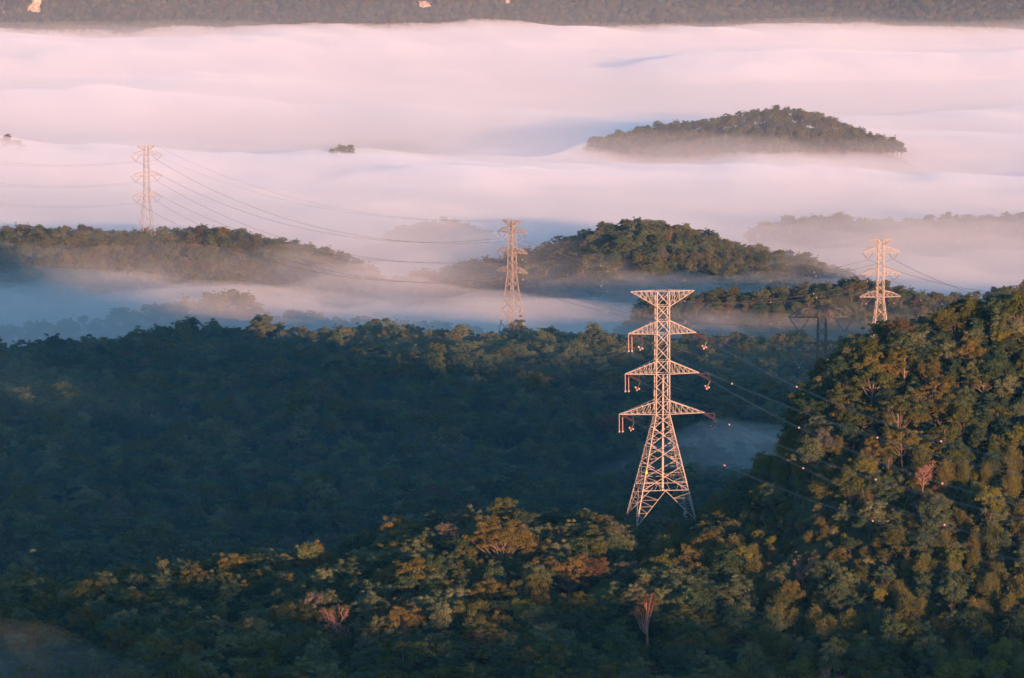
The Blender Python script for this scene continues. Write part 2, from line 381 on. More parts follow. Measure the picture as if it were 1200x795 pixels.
PROTO = {}      # kind -> list of (trunk mesh, crown mesh, joined mesh, height, radius)
def proto(kind, builder, leafm, barkm='bark', H=10, R=4.5, crown_bark=None):
    tb, cb = builder
    tm = tb.mesh(kind + '_trunk', M[barkm]); cm = cb.mesh(kind + '_crown', M[leafm])
    V = np.concatenate(tb.V + cb.V)
    nt_ = sum(len(v) for v in tb.V); Qt = np.concatenate(tb.Q); Qc = np.concatenate(cb.Q) + nt_
    jm = np_mesh(kind, V, np.concatenate([Qt, Qc]), [M[barkm], M[leafm]], np.concatenate([np.zeros(len(Qt)), np.ones(len(Qc))]))
    a = jm.attributes.new('tint', 'FLOAT', 'FACE'); a.data.foreach_set('value', np.concatenate(tb.T + cb.T).astype(np.float32))
    PROTO.setdefault(kind, []).append((tm, cm, jm, H, R))
def remat(kind, src, leafm):
    for tm, cm, jm, H, R in PROTO[src]:
        c2 = cm.copy(); c2.materials[0] = M[leafm]; j2 = jm.copy(); j2.materials[1] = M[leafm]
        PROTO.setdefault(kind, []).append((tm, c2, j2, H, R))
for s in range(3):
    proto('dense_tree', make_tree(100 + s, H=10.5 + s * 0.7, R=4.3, bare=0.25, nclump=26, rc=1.45, dome=0.55), 'dark', H=11, R=4.6)
    proto('leafy_tree', make_tree(120 + s, H=11 + s * 0.8, R=4.0, bare=0.32, nclump=22, rc=1.35, dome=0.5, flat=0.8, sparse=0.9), 'green', H=11.5, R=4.4)
for s in range(2):
    proto('spreading_tree', make_tree(140 + s, H=11.5, R=5.6, bare=0.5, nclump=24, rc=1.5, dome=0.55, flat=0.42, sparse=0.85), 'green', H=11.5, R=6.0)
    proto('umbrella_tree', make_tree(160 + s, H=12.5, R=5.4, bare=0.48, nclump=20, rc=1.35, dome=0.7, flat=0.55, sparse=0.85), 'olive', 'pale_bark', H=12.5, R=5.8)
    proto('slender_tree', make_tree(180 + s, H=13, R=2.6, bare=0.38, nclump=14, rc=1.2, dome=0.4, flat=0.9, low=0.12), 'green', H=13, R=3)
    proto('bamboo_clump', make_bamboo(200 + s), 'bamboo', 'bamboo', H=8.5, R=3.4)
    proto('bush', make_bush(220 + s), 'green', H=3.2, R=2.6)
    proto('bare_tree', make_bare(240 + s), 'red_bark', 'red_bark', H=8, R=3.4)
proto('tall_trunk_tree', make_tree(301, H=15.5, R=4.0, bare=0.5, nclump=15, rc=1.2, dome=0.45, flat=0.5, sparse=0.42, trunk_r=0.34, leaf=0.4), 'rust', 'red_bark', H=15.5, R=4.4)
proto('pink_bare_tree', make_bare(302, H=8.5, spread=4.2, trunk_r=0.24, first=0.25), 'red_bark', 'red_bark', H=8.5, R=4)
proto('snag', make_bare(303, H=13, spread=2.6, trunk_r=0.3, first=0.55), 'pale_bark', 'pale_bark', H=13, R=3)
proto('grand_umbrella_tree', make_tree(304, H=14.5, R=8.2, bare=0.42, nclump=40, rc=1.5, dome=0.55, flat=0.55, sparse=0.9, trunk_r=0.45), 'gold', 'pale_bark', H=14.5, R=8.5)
proto('grand_umbrella_tree', make_tree(305, H=13.5, R=7.2, bare=0.40, nclump=34, rc=1.45, dome=0.5, flat=0.6, sparse=0.9, trunk_r=0.4), 'gold', 'pale_bark', H=13.5, R=7.5)
remat('gold_umbrella_tree', 'umbrella_tree', 'gold'); remat('gold_leafy_tree', 'leafy_tree', 'gold'); remat('olive_leafy_tree', 'leafy_tree', 'olive')
remat('rusty_tree', 'spreading_tree', 'rust'); remat('lime_tree', 'slender_tree', 'lime'); remat('olive_bush', 'bush', 'olive'); remat('rusty_bush', 'bush', 'rust')
remat('dark_spreading_tree', 'spreading_tree', 'dark'); remat('lime_bush', 'bush', 'lime'); remat('rusty_leafy_tree', 'leafy_tree', 'rust')

# library of joined trees for the wide forests (a collection used only by the forest's node group)
lib = bpy.data.collections.new('tree_library')
LIBIDX = {}
_order = []
for k in sorted(PROTO):
    for i, p in enumerate(PROTO[k]):
        _order.append((k, i))
for n_, (k, i) in enumerate(_order):
    o = bpy.data.objects.new('lib_%03d' % n_, PROTO[k][i][2]); lib.objects.link(o)
    LIBIDX.setdefault(k, []).append(n_)

def forest_nodes():
    g = bpy.data.node_groups.new('scatter_trees', 'GeometryNodeTree')
    g.interface.new_socket('Geometry', in_out='INPUT', socket_type='NodeSocketGeometry')
    g.interface.new_socket('Geometry', in_out='OUTPUT', socket_type='NodeSocketGeometry')
    N = g.nodes; gi = N.new('NodeGroupInput'); go = N.new('NodeGroupOutput')
    ci = N.new('GeometryNodeCollectionInfo'); ci.inputs['Collection'].default_value = lib
    ci.inputs['Separate Children'].default_value = True; ci.inputs['Reset Children'].default_value = True
    ip = N.new('GeometryNodeInstanceOnPoints'); ip.inputs['Pick Instance'].default_value = True
    def attr(nm, t):
        a = N.new('GeometryNodeInputNamedAttribute'); a.data_type = t; a.inputs['Name'].default_value = nm; return a.outputs['Attribute']
    L = g.links
    L.new(gi.outputs[0], ip.inputs['Points']); L.new(ci.outputs[0], ip.inputs['Instance'])
    L.new(attr('pick', 'INT'), ip.inputs['Instance Index']); L.new(attr('scl', 'FLOAT_VECTOR'), ip.inputs['Scale'])
    e2r = N.new('FunctionNodeEulerToRotation'); L.new(attr('rot', 'FLOAT_VECTOR'), e2r.inputs[0]); L.new(e2r.outputs[0], ip.inputs['Rotation'])
    L.new(ip.outputs[0], go.inputs[0])
    return g
FN = forest_nodes()
def forest(name, pts, kinds, scl, rot, label):
    me = bpy.data.meshes.new(name); me.from_pydata([tuple(p) for p in pts], [], [])
    a = me.attributes.new('pick', 'INT', 'POINT'); a.data.foreach_set('value', np.asarray(kinds, np.int32))
    a = me.attributes.new('scl', 'FLOAT_VECTOR', 'POINT'); a.data.foreach_set('vector', np.asarray(scl, np.float32).ravel())
    a = me.attributes.new('rot', 'FLOAT_VECTOR', 'POINT'); a.data.foreach_set('vector', np.asarray(rot, np.float32).ravel())
    o = link(name, me); md = o.modifiers.new('scatter', 'NODES'); md.node_group = FN
    tag(o, label, 'forest', kind='stuff')
    return o

def jitter_grid(x0, x1, y0, y1, s, rng, hw=None):
    ys = np.arange(y0, y1, s * 0.87); out = []
    for j, y in enumerate(ys):
        xs = np.arange(x0, x1, s) + (s / 2 if j % 2 else 0)
        out.append(np.stack([xs, np.full_like(xs, y)], -1))
    P = np.concatenate(out); P += rng.uniform(-0.42, 0.42, P.shape) * s
    return P
def pxs(P, Z):
    """pixel position in the photograph of world points"""
    X, Y = P[:, 0], P[:, 1]
    c, s = math.cos(PITCH), math.sin(PITCH)
    dep = Y * c - Z * s; up = Y * s + Z * c
    return 600 + FPX * X / dep, 397.5 - FPX * up / dep
def on_slope(px, py):
    for Y in np.arange(4880, 5250, 4.0):
        p = at(px, py, Y)
        if float(ground(np.array([p.x]), np.array([p.y]))[0]) >= p.z: return Y
    return 5000.0
ROCKS = [(40, 15, 8, 22, 3, 'tall pale rock patch at the top left of the far mountainside'), (5, 17, 3, 6, 5, 'small pale rock patch at the left end of the far mountainside'), (497, 10, 8, 10, 7, 'pale rock patch in the middle of the far mountainside'), (596, 5, 4, 8, 9, 'small pale rock patch right of the middle one on the mountainside')]
ROCKS = [(a, b, on_slope(a, b), c, d, e, f) for a, b, c, d, e, f in ROCKS]
TOWERS = []   # (x, y, clear radius) filled below before the trees are set
T1 = at(174, 274, 2450); T2 = at(600, 400, 2000); T3 = at(1031, 398, 1900); T4 = at(963, 470, 1290)
for t, r in (*[(at(q[0], 10, q[2] - 5), q[3] + 3) for q in ROCKS], (NT, 11), (T1, 6), (T2, 7), (T3, 7), (T4, 6)): TOWERS.append((t.x, t.y, r))
def clear(P, extra=0):
    k = np.ones(len(P), bool)
    for x, y, r in TOWERS: k &= np.hypot(P[:, 0] - x, P[:, 1] - y) > r + extra
    return k
def pick(rng, n, table):
    ks = list(table); p = np.array([table[k] for k in ks], float); p /= p.sum()
    return np.array(ks)[rng.choice(len(ks), n, p=p)]
def lib_pick(rng, kinds): return [LIBIDX[k][rng.integers(len(LIBIDX[k]))] for k in kinds]
def scl_rot(rng, n, lo=0.75, hi=1.25):
    s = rng.uniform(lo, hi, n); S = np.stack([s * rng.uniform(0.9, 1.12, n), s * rng.uniform(0.9, 1.12, n), s * rng.uniform(0.9, 1.15, n)], -1)
    R = np.stack([rng.normal(0, 0.05, n), rng.normal(0, 0.05, n), rng.uniform(0, 6.283, n)], -1)
    return S, R

VALLEY = dict(dense_tree=3.2, leafy_tree=4, spreading_tree=2.6, dark_spreading_tree=2.2, umbrella_tree=1.4, slender_tree=0.6, olive_leafy_tree=0.7, rusty_tree=0.06, bush=0.5)
HILL = dict(dense_tree=2.5, leafy_tree=4, spreading_tree=1.6, umbrella_tree=1.2, olive_leafy_tree=2.2, gold_leafy_tree=0.5, slender_tree=0.6, rusty_leafy_tree=0.25, olive_bush=0.6)
def wide_forest(name, label, x0, x1, y0, y1, sp, table, zmin=-1e9, lo=0.6, hi=0.95, margin=40, seed=1, emergent=0.0, pxr=(-60, 1260)):
    rng = np.random.default_rng(seed)
    P = jitter_grid(x0, x1, y0, y1, sp, rng); Z = ground(P[:, 0], P[:, 1])
    u, v = pxs(P, Z)
    k = (u > pxr[0]) & (u < pxr[1]) & (v > -60) & (v < 860) & (Z > zmin) & clear(P)
    gap_ = 0.23 if emergent else 0.12
    # gaps in the wood
    k &= vnoise(P[:, 0] / 16, P[:, 1] / 16, 77) > gap_
    P, Z = P[k], Z[k]
    kinds = pick(rng, len(P), table); S, R = scl_rot(rng, len(P), lo, hi)
    big = vnoise(P[:, 0] / 55, P[:, 1] / 55, 91)            # stands of taller and lower trees
    S *= (0.74 + 0.36 * big)[:, None]; S[rng.random(len(P)) < emergent] *= 1.35
    forest(name, np.stack([P[:, 0], P[:, 1], Z], -1), lib_pick(rng, kinds), S, R, label)
    return len(P)
counts = {}
counts['valley'] = wide_forest('valley_forest', 'dark blue green forest filling the shaded valley behind the tall pylon', -270, 300, 1095, 2010, 6.3, VALLEY, seed=2, emergent=0.09, lo=0.46, hi=1.0)
counts['hills'] = wide_forest('hill_forest', 'sunlit wooded hills standing in the mist behind the valley', -360, 380, 2050, 2860, 6.6, HILL, zmin=-302, lo=0.58, hi=0.95, seed=3)
counts['isl'] = wide_forest('island_forest', 'trees of the small wooded hilltops poking out of the sea of fog', -450, 340, 3230, 3520, 6.0, HILL, zmin=-300, lo=0.6, hi=0.95, seed=4)
counts['mt'] = wide_forest('mountain_forest', 'hazy wooded mountainside above the far edge of the fog', -680, 680, 4850, 5180, 6.8, HILL, zmin=-322, lo=0.65, hi=1.0, seed=5)
# the added unseen spur, whose wood throws its shade over the near ridge
rng = np.random.default_rng(9)
P = jitter_grid(-160, 420, 330, 470, 7, rng); g = gauss_seg(P[:, 0], P[:, 1], SHADE_SPUR[0], SHADE_SPUR[1], SHADE_SPUR[2]); Z = ground(P[:, 0], P[:, 1])
k = g > 0.6; P, Z = P[k], Z[k]
S, R = scl_rot(rng, len(P)); forest('spur_forest', np.stack([P[:, 0], P[:, 1], Z], -1), lib_pick(rng, pick(rng, len(P), VALLEY)), S, R, 'unseen wood on the spur added to shade the near ridge')
P = jitter_grid(135, 900, 930, 1150, 11, rng); Z = ground(P[:, 0], P[:, 1])
k = (P[:, 0] > 0.135 * P[:, 1] + 8) & (Z > -190); P, Z = P[k], Z[k]
S, R = scl_rot(rng, len(P)); forest('ridge_forest', np.stack([P[:, 0], P[:, 1], Z], -1), lib_pick(rng, pick(rng, len(P), VALLEY)), S, R, 'unseen wood on the ridge right of the near hill, shaped for its shade')

# bare rock showing on the far mountain side
def rock_face(px, Y, wd, ht, seed, label):
    c = at(px, 10, Y); z0 = gz(c)
    nx, nz = 22, 16; V = []; Q = []
    for layer in (0, 1):
        for j in range(nz + 1):
            for i in range(nx + 1):
                a = i / nx * 2 - 1; b = j / nz
                x = c.x + a * wd * (1 - 0.35 * b) + 2.5 * float(fbm(b * 3, seed + 0.0, seed, 2)); yy = c.y + b * ht * 0.55
                bump = 2.2 * float(fbm(a * 3 + seed, b * 4, seed, 4)) + 2.6 * (1 - a * a) * math.sin(math.pi * min(1, b * 0.9 + 0.05))
                V.append((x, yy - bump if layer == 0 else yy + 6, z0 - 3 + b * ht))
    n1 = (nx + 1) * (nz + 1); k = lambda i, j, l: l * n1 + j * (nx + 1) + i
    for j in range(nz):
        for i in range(nx):
            Q.append((k(i, j, 0), k(i + 1, j, 0), k(i + 1, j + 1, 0), k(i, j + 1, 0))); Q.append((k(i, j + 1, 1), k(i + 1, j + 1, 1), k(i + 1, j, 1), k(i, j, 1)))
    for j in range(nz): Q += [(k(0, j + 1, 0), k(0, j + 1, 1), k(0, j, 1), k(0, j, 0)), (k(nx, j, 0), k(nx, j, 1), k(nx, j + 1, 1), k(nx, j + 1, 0))]
    for i in range(nx): Q += [(k(i, nz, 0), k(i + 1, nz, 0), k(i + 1, nz, 1), k(i, nz, 1)), (k(i + 1, 0, 0), k(i, 0, 0), k(i, 0, 1), k(i + 1, 0, 1))]
    tag(link('rock_face', np_mesh('rock_face', V, Q, [M['rock']])), label, 'rock', 'bare rock on the far mountain')
def gz(t): return float(ground(np.array([t.x]), np.array([t.y]))[0])
for a_ in ROCKS: rock_face(a_[0], *a_[2:])
# --- the near ridge: its trees, the largest as things of their own
NAMES = {'dense_tree': 'broadleaf_tree', 'leafy_tree': 'broadleaf_tree', 'olive_leafy_tree': 'broadleaf_tree', 'gold_leafy_tree': 'broadleaf_tree', 'rusty_leafy_tree': 'broadleaf_tree',
         'spreading_tree': 'spreading_tree', 'dark_spreading_tree': 'spreading_tree', 'rusty_tree': 'spreading_tree', 'umbrella_tree': 'umbrella_tree', 'gold_umbrella_tree': 'umbrella_tree',
         'slender_tree': 'slender_tree', 'lime_tree': 'slender_tree', 'bamboo_clump': 'bamboo_clump', 'bush': 'bush', 'olive_bush': 'bush', 'rusty_bush': 'bush', 'lime_bush': 'bush', 'bare_tree': 'bare_tree'}
LOOK = {'dense_tree': 'dark green tree', 'leafy_tree': 'mid green tree', 'olive_leafy_tree': 'olive tree', 'gold_leafy_tree': 'golden leafy tree', 'rusty_leafy_tree': 'rusty leafy tree',
        'spreading_tree': 'flat crowned green tree', 'dark_spreading_tree': 'flat crowned dark tree', 'rusty_tree': 'flat crowned rusty tree', 'umbrella_tree': 'olive umbrella tree',
        'gold_umbrella_tree': 'golden umbrella tree', 'slender_tree': 'slender green tree', 'lime_tree': 'slender yellowish tree', 'bamboo_clump': 'feathery bamboo', 'bush': 'green bush', 'olive_bush': 'olive bush',
        'rusty_bush': 'rusty bush', 'lime_bush': 'yellowish bush', 'bare_tree': 'leafless tree'}
def place(kind, i, loc, S, R, label, group, name=None):
    tm, cm, jm, H, Rr = PROTO[kind][i]
    nm = name or NAMES[kind]
    o = empty(nm, loc); o.scale = S; o.rotation_euler = R
    cat = 'bamboo' if 'bamboo' in nm else 'bush' if 'bush' in nm else 'tree'
    tag(o, label, cat, group)
    link('culms' if cat == 'bamboo' else 'stems' if cat == 'bush' else 'trunk', tm, o)
    link('foliage' if cat != 'tree' else ('twigs' if nm in ('bare_tree', 'dead_tree') else 'crown'), cm, o)
    return o
def low_growth():
    rng = np.random.default_rng(33)
    P = jitter_grid(-125, 140, 850, 1100, 2.9, rng); Z = ground(P[:, 0], P[:, 1]); u, v = pxs(P, Z)
    k = (u > -40) & (u < 1240) & (np.hypot(P[:, 0] - NT.x, P[:, 1] - NT.y) > 3)
    P, Z, u = P[k], Z[k], u[k]; S, R = scl_rot(rng, len(P), 0.42, 0.8)
    near_ = np.hypot(P[:, 0] - NT.x, P[:, 1] - NT.y) < 16; S[near_] *= 0.6
    forest('undergrowth', np.stack([P[:, 0], P[:, 1], Z], -1), lib_pick(rng, pick(rng, len(P), dict(bush=4, olive_bush=2.5, lime_bush=0.3, rusty_bush=0.5))), S, R, 'low bushes covering the near ridge under the trees')
low_growth()
SPECIAL = [   # px, distance, kind, variant, scale, name, label
    (588, 1012, 'grand_umbrella_tree', 0, 1.0, 'umbrella_tree', 'largest golden umbrella tree on the ridge crest left of the tall pylon'),
    (668, 985, 'grand_umbrella_tree', 1, 0.92, 'umbrella_tree', 'wide golden umbrella tree just right of the largest one, nearer the pylon'),
    (463, 1004, 'grand_umbrella_tree', 1, 0.72, 'umbrella_tree', 'lone golden umbrella tree on the crest above the bare pink tree'),
    (395, 958, 'pink_bare_tree', 0, 0.95, 'bare_tree', 'bare pink branching tree on the slope far left of the tall pylon'),
    (763, 930, 'tall_trunk_tree', 0, 1.0, 'tall_tree', 'tall tree with long bare reddish trunk below the tall pylon'),
    (946, 965, 'pink_bare_tree', 0, 0.75, 'bare_tree', 'bare reddish tree among bamboo at the foot of the right hill'),
    (302, 1220, 'snag', 0, 0.9, 'dead_tree', 'pale dead tree standing in the shaded valley at left'),
    (462, 1340, 'snag', 0, 0.8, 'dead_tree', 'small pale dead tree in the middle of the shaded valley'),
]
def near_forest():
    rng = np.random.default_rng(21)
    P = jitter_grid(-135, 155, 838, 1120, 4.8, rng); Z = ground(P[:, 0], P[:, 1])
    u, v = pxs(P, Z)
    k = (u > -70) & (u < 1275) & clear(P, 0)
    P, Z, u, v = P[k], Z[k], u[k], v[k]
    n = len(P)
    kinds = np.empty(n, dtype=object)
    A = pick(rng, n, dict(dense_tree=4, leafy_tree=3, dark_spreading_tree=1.6, spreading_tree=1.2, umbrella_tree=1.2, gold_umbrella_tree=0.5, olive_leafy_tree=1.0, gold_leafy_tree=0.5, slender_tree=0.6, bush=0.6))
    B = pick(rng, n, dict(leafy_tree=3, olive_leafy_tree=3.2, umbrella_tree=2.2, gold_leafy_tree=1.2, gold_umbrella_tree=0.7, rusty_leafy_tree=0.35, rusty_tree=0.2, lime_tree=0.4, dense_tree=4.5, dark_spreading_tree=1.2, bush=0.8))
    C = pick(rng, n, dict(bamboo_clump=5, dense_tree=1.6, olive_bush=1.5, bush=1.2, lime_tree=0.6, leafy_tree=1.2, olive_leafy_tree=0.9, lime_bush=0.5, rusty_bush=0.4, bare_tree=0.06))
    D = pick(rng, n, dict(bush=2, olive_bush=2, rusty_bush=0.8, lime_bush=0.3, bamboo_clump=0.6))
    nz = vnoise(P[:, 0] / 22, P[:, 1] / 22, 55)
    for i in range(n):
        right = u[i] > 880 + 60 * (nz[i] - 0.5)
        if right and v[i] > 545 + 70 * (nz[i] - 0.5): kinds[i] = C[i]
        elif right: kinds[i] = B[i]
        elif u[i] > 830 and v[i] > 640: kinds[i] = C[i] if nz[i] > 0.5 else A[i]
        elif u[i] > 500 and nz[i] > 0.55: kinds[i] = B[i]
        else: kinds[i] = A[i]
        r = math.hypot(P[i, 0] - NT.x, (P[i, 1] - NT.y) * 0.55)
        if r < 17 or (abs(u[i] - 772) < 42 and 610 < v[i] < 690): kinds[i] = D[i]
    S, R = scl_rot(rng, n, 0.48, 0.92)
    # the trees picked out one by one keep a clear view
    for sx, sY, sk, sv, ss, sn, sl in SPECIAL:
        X_ = (sx - 600) / FPX * sY; Rr = PROTO[sk][sv][4] * ss
        near_ = np.hypot(P[:, 0] - X_, P[:, 1] - sY) < Rr * 0.8
        front_ = (np.abs(u - sx) < Rr * 4.0) & (P[:, 1] < sY) & (P[:, 1] > sY - 30)
        S[near_] *= 0.35; S[front_ & ~near_] *= 0.62
    # trees on the sun's line to the pylon shortened so light reaches it
    dx = P[:, 0] - NT.x; dy = P[:, 1] - NT.y; hx, hy = math.sin(SUN_AZ), -math.cos(SUN_AZ)
    s_ = dx * hx + dy * hy; lat = np.abs(dx * hy - dy * hx); hk = np.array([PROTO[q][0][3] for q in kinds])
    cap = (NT_Z + 1.0 + 0.072 * s_ - Z) / hk
    strip = (s_ > -12) & (s_ < 125) & (lat < 8) & (S[:, 2] > np.maximum(cap, 0.38))
    S[strip] *= (np.maximum(cap[strip], 0.38) / S[strip, 2])[:, None] ** np.array([0.7, 0.7, 1.0])
    # estimate how much of each crown shows, near to far
    order = np.argsort(P[:, 1]); W_, H_ = 400, 265
    cov = np.zeros((H_, W_), bool); vis = np.zeros(n)
    yy, xx = np.mgrid[0:H_, 0:W_]
    hs = np.array([PROTO[k][0][3] for k in kinds]) * S[:, 2]; rs = np.array([PROTO[k][0][4] for k in kinds]) * S[:, 0]
    for i in order:
        ppm = FPX / P[i, 1] / 3.0
        cx = u[i] / 3.0; cy_ = v[i] / 3.0 - hs[i] * 0.62 * ppm; a = rs[i] * ppm; b = hs[i] * 0.36 * ppm
        x0, x1, y0, y1 = int(max(0, cx - a)), int(min(W_, cx + a + 1)), int(max(0, cy_ - b)), int(min(H_, cy_ + b + 1))
        if x1 <= x0 or y1 <= y0: continue
        m = ((xx[y0:y1, x0:x1] - cx) / a) ** 2 + ((yy[y0:y1, x0:x1] - cy_) / b) ** 2 < 1
        sub = cov[y0:y1, x0:x1]; vis[i] = np.count_nonzero(m & ~sub); sub |= m
    isb = np.array([k == 'bamboo_clump' for k in kinds]); isbu = np.array(['bush' in k for k in kinds]); ist = ~(isb | isbu)
    single = np.zeros(n, bool)
    for msk, lim in ((ist, 270), (isb, 140), (isbu, 60)):
        idx = np.where(msk)[0]; idx = idx[np.argsort(-vis[idx])][:lim]; single[idx[vis[idx] > 3]] = True
    rest = ~single
    forest('near_ridge_forest', np.stack([P[rest, 0], P[rest, 1], Z[rest]], -1), lib_pick(rng, kinds[rest]), S[rest], R[rest], 'smaller and half hidden trees and bushes of the near ridge')
    HZ = [(130, 'by the left edge'), (360, 'left of the bare pink tree'), (440, 'around the bare pink tree'), (550, 'left of the largest umbrella tree'), (625, 'around the largest umbrella tree'),
          (730, 'left of the pylon foot'), (830, 'below the tall pylon'), (930, 'right of the pylon foot'), (1000, "under the right hill's shoulder"), (1100, 'on the middle right hill'), (9999, 'by the right edge')]
    info = []
    for i in np.where(single)[0]:
        hz = next(t for lim, t in HZ if u[i] < lim)
        cv = v[i] - hs[i] * 0.6 * FPX / P[i, 1]
        a, b = (500, 640) if u[i] > 930 else (655, 725)
        if u[i] > 930: vz = ['near the top', 'high up', 'midway down', 'low down', 'at the bottom'][int(np.searchsorted([440, 530, 610, 690], cv))]
        else: vz = ['on the crest', 'high up', 'midway down', 'low down'][int(np.searchsorted([640, 680, 725], cv))]
        zone = 'right hill' if u[i] > 930 else 'slope by the tall pylon' if u[i] > 640 else 'ridge left of the tall pylon'
        info.append((i, LOOK[kinds[i]] + ' ' + vz + ' ' + hz, zone))
    from collections import defaultdict
    by = defaultdict(list)
    for i, l, z in info: by[l].append(i)
    ORD = ['leftmost', 'second from left', 'third from left', 'fourth from left', 'fifth from left', 'sixth from left', 'seventh from left', 'eighth from left', 'ninth from left', 'tenth from left', 'eleventh from left', 'twelfth from left'] + [w + ' from left' for w in ('thirteenth', 'fourteenth', 'fifteenth', 'sixteenth', 'seventeenth', 'eighteenth', 'nineteenth', 'twentieth', 'farther', 'farther still')]
    for i, l, z in info:
        g_ = sorted(by[l], key=lambda q: u[q])
        if len(g_) > 1:
            k_ = g_.index(i); lab = (ORD[k_] if k_ < len(g_) - 1 or k_ == 0 else 'rightmost') + ' ' + l
        else: lab = l
        place(kinds[i], rng.integers(len(PROTO[kinds[i]])), (P[i, 0], P[i, 1], Z[i]), S[i], R[i], lab, NAMES[kinds[i]].replace('_', ' ') + 's on the ' + z)
    for j, (sx, sY, sk, sv, ss, sn, sl) in enumerate(SPECIAL):
        X_ = (sx - 600) / FPX * sY; z_ = float(ground(np.array([X_]), np.array([float(sY)]))[0])
        place(sk, sv, (X_, sY, z_), (ss, ss, ss), (0, 0, j * 1.3), sl, None, sn)
    return n, int(single.sum())
counts['near'] = near_forest()
print('TREES', counts)

# ------------------------------------------------------------------ pylons
class Bars:
    def __init__(s): s.V = []; s.F = []
    def bar(s, a, b, t, t2=None):
        a = Vector(a); b = Vector(b); d = (b - a)
        if d.length < 1e-5: return
        d.normalize(); r = Vector((0, 0, 1)) if abs(d.z) < 0.95 else Vector((1, 0, 0))
        u = d.cross(r).normalized(); v = d.cross(u)
        h = t / 2; h2 = (t2 if t2 is not None else t) / 2; n = len(s.V)
        for p, q in ((a, h), (b, h2)):
            for cu, cv in ((-1, -1), (1, -1), (1, 1), (-1, 1)): s.V.append(p + u * cu * q + v * cv * q)
        s.F += [(n, n + 1, n + 5, n + 4), (n + 1, n + 2, n + 6, n + 5), (n + 2, n + 3, n + 7, n + 6), (n + 3, n, n + 4, n + 7), (n + 3, n + 2, n + 1, n), (n + 4, n + 5, n + 6, n + 7)]
    def build(s, name, m, parent=None):
        me = bpy.data.meshes.new(name); me.from_pydata([tuple(v) for v in s.V], [], s.F); me.materials.append(m); me.update()
        return link(name, me, parent)
def sphere_mesh(name, r, m, seg=10, rings=6):
    V = []; F = []
    for i in range(rings + 1):
        th = math.pi * i / rings
        for j in range(seg):
            ph = 2 * math.pi * j / seg; V.append((r * math.sin(th) * math.cos(ph), r * math.sin(th) * math.sin(ph), r * math.cos(th)))
    for i in range(rings):
        for j in range(seg): F.append((i * seg + j, i * seg + (j + 1) % seg, (i + 1) * seg + (j + 1) % seg, (i + 1) * seg + j))
    me = bpy.data.meshes.new(name); me.from_pydata(V, [], F); me.materials.append(m); me.update()
    me.polygons.foreach_set('use_smooth', [True] * len(me.polygons)); return me
def string_mesh(name, L, r, m, n=9):
    """a string of insulator discs hanging from the origin to (0,0,-L)"""
    V = []; F = []; seg = 8; prof = [(0.05, 0)]
    for i in range(n):
        z0 = -L * (i + 0.15) / n; prof += [(r * 0.35, z0), (r, z0 - L / n * 0.35), (r * 0.9, z0 - L / n * 0.5), (r * 0.35, z0 - L / n * 0.62)]
    prof += [(0.05, -L)]
    for rr, z in prof:
        for j in range(seg): a = 2 * math.pi * j / seg; V.append((rr * math.cos(a), rr * math.sin(a), z))
    for i in range(len(prof) - 1):
        for j in range(seg): F.append((i * seg + j, i * seg + (j + 1) % seg, (i + 1) * seg + (j + 1) % seg, (i + 1) * seg + j))
    me = bpy.data.meshes.new(name); me.from_pydata(V, [], F); me.materials.append(m); me.update(); return me
def string_obj(name, parent, a, b, me_unit, L):
    o = link(name, me_unit, parent); a = Vector(a); b = Vector(b)
    o.location = a; o.rotation_euler = (a - b).to_track_quat('Z', 'Y').to_euler(); k = (b - a).length / L; o.scale = (1, 1, k); return o

def half(z, prof):
    return float(np.interp(z, [p[0] for p in prof], [p[1] for p in prof]))
def arm(root, m, side, zb, zt, body_b, body_t, tip, tl, tb_, n, name='cross_arm', arch=0.0, up=False):
    """one lattice cross-arm: two bottom chords, two top chords meeting at the tip, and lacing"""
    ch, tp, lc = Bars(), Bars(), Bars()
    tipz = zt if up else zb
    T = Vector((side * tip, 0, tipz))
    for s in (-1, 1):
        b0 = Vector((side * body_b, s * body_b, zb)); t0 = Vector((side * body_t, s * body_t, zt))
        P = []; Q = []
        for i in range(n + 1):
            k = i / n
            p = b0.lerp(T, k); q = t0.lerp(T, k)
            if arch: q.z += arch * math.sin(math.pi * k)
            P.append(p); Q.append(q)
        for i in range(n):
            ch.bar(P[i], P[i + 1], tl); tp.bar(Q[i], Q[i + 1], tl)
            if i: lc.bar(P[i], Q[i], tb_)
            if i < n - 1: lc.bar(Q[i], P[i + 1], tb_) if not up else lc.bar(P[i], Q[i + 1], tb_)
    for i in range(n):
        k = i / n; y = body_b * (1 - k); k1 = (i + 1) / n; y1 = body_b * (1 - k1)
        p = lambda kk, s: Vector((side * body_b, s * body_b, zb)).lerp(T, kk)
        lc.bar(p(k, -1), p(k, 1), tb_)
        if i < n - 1: lc.bar(p(k, -1), p(k1, 1), tb_)
    o = ch.build(name, m, root)
    tp.build('top_chord', m, o); lc.build('lacing', m, o)
    return o, T
def face_pts(z, prof, f):
    h = half(z, prof)
    c = [Vector((-h, -h, z)), Vector((h, -h, z)), Vector((h, h, z)), Vector((-h, h, z))]
    return c[f], c[(f + 1) % 4]

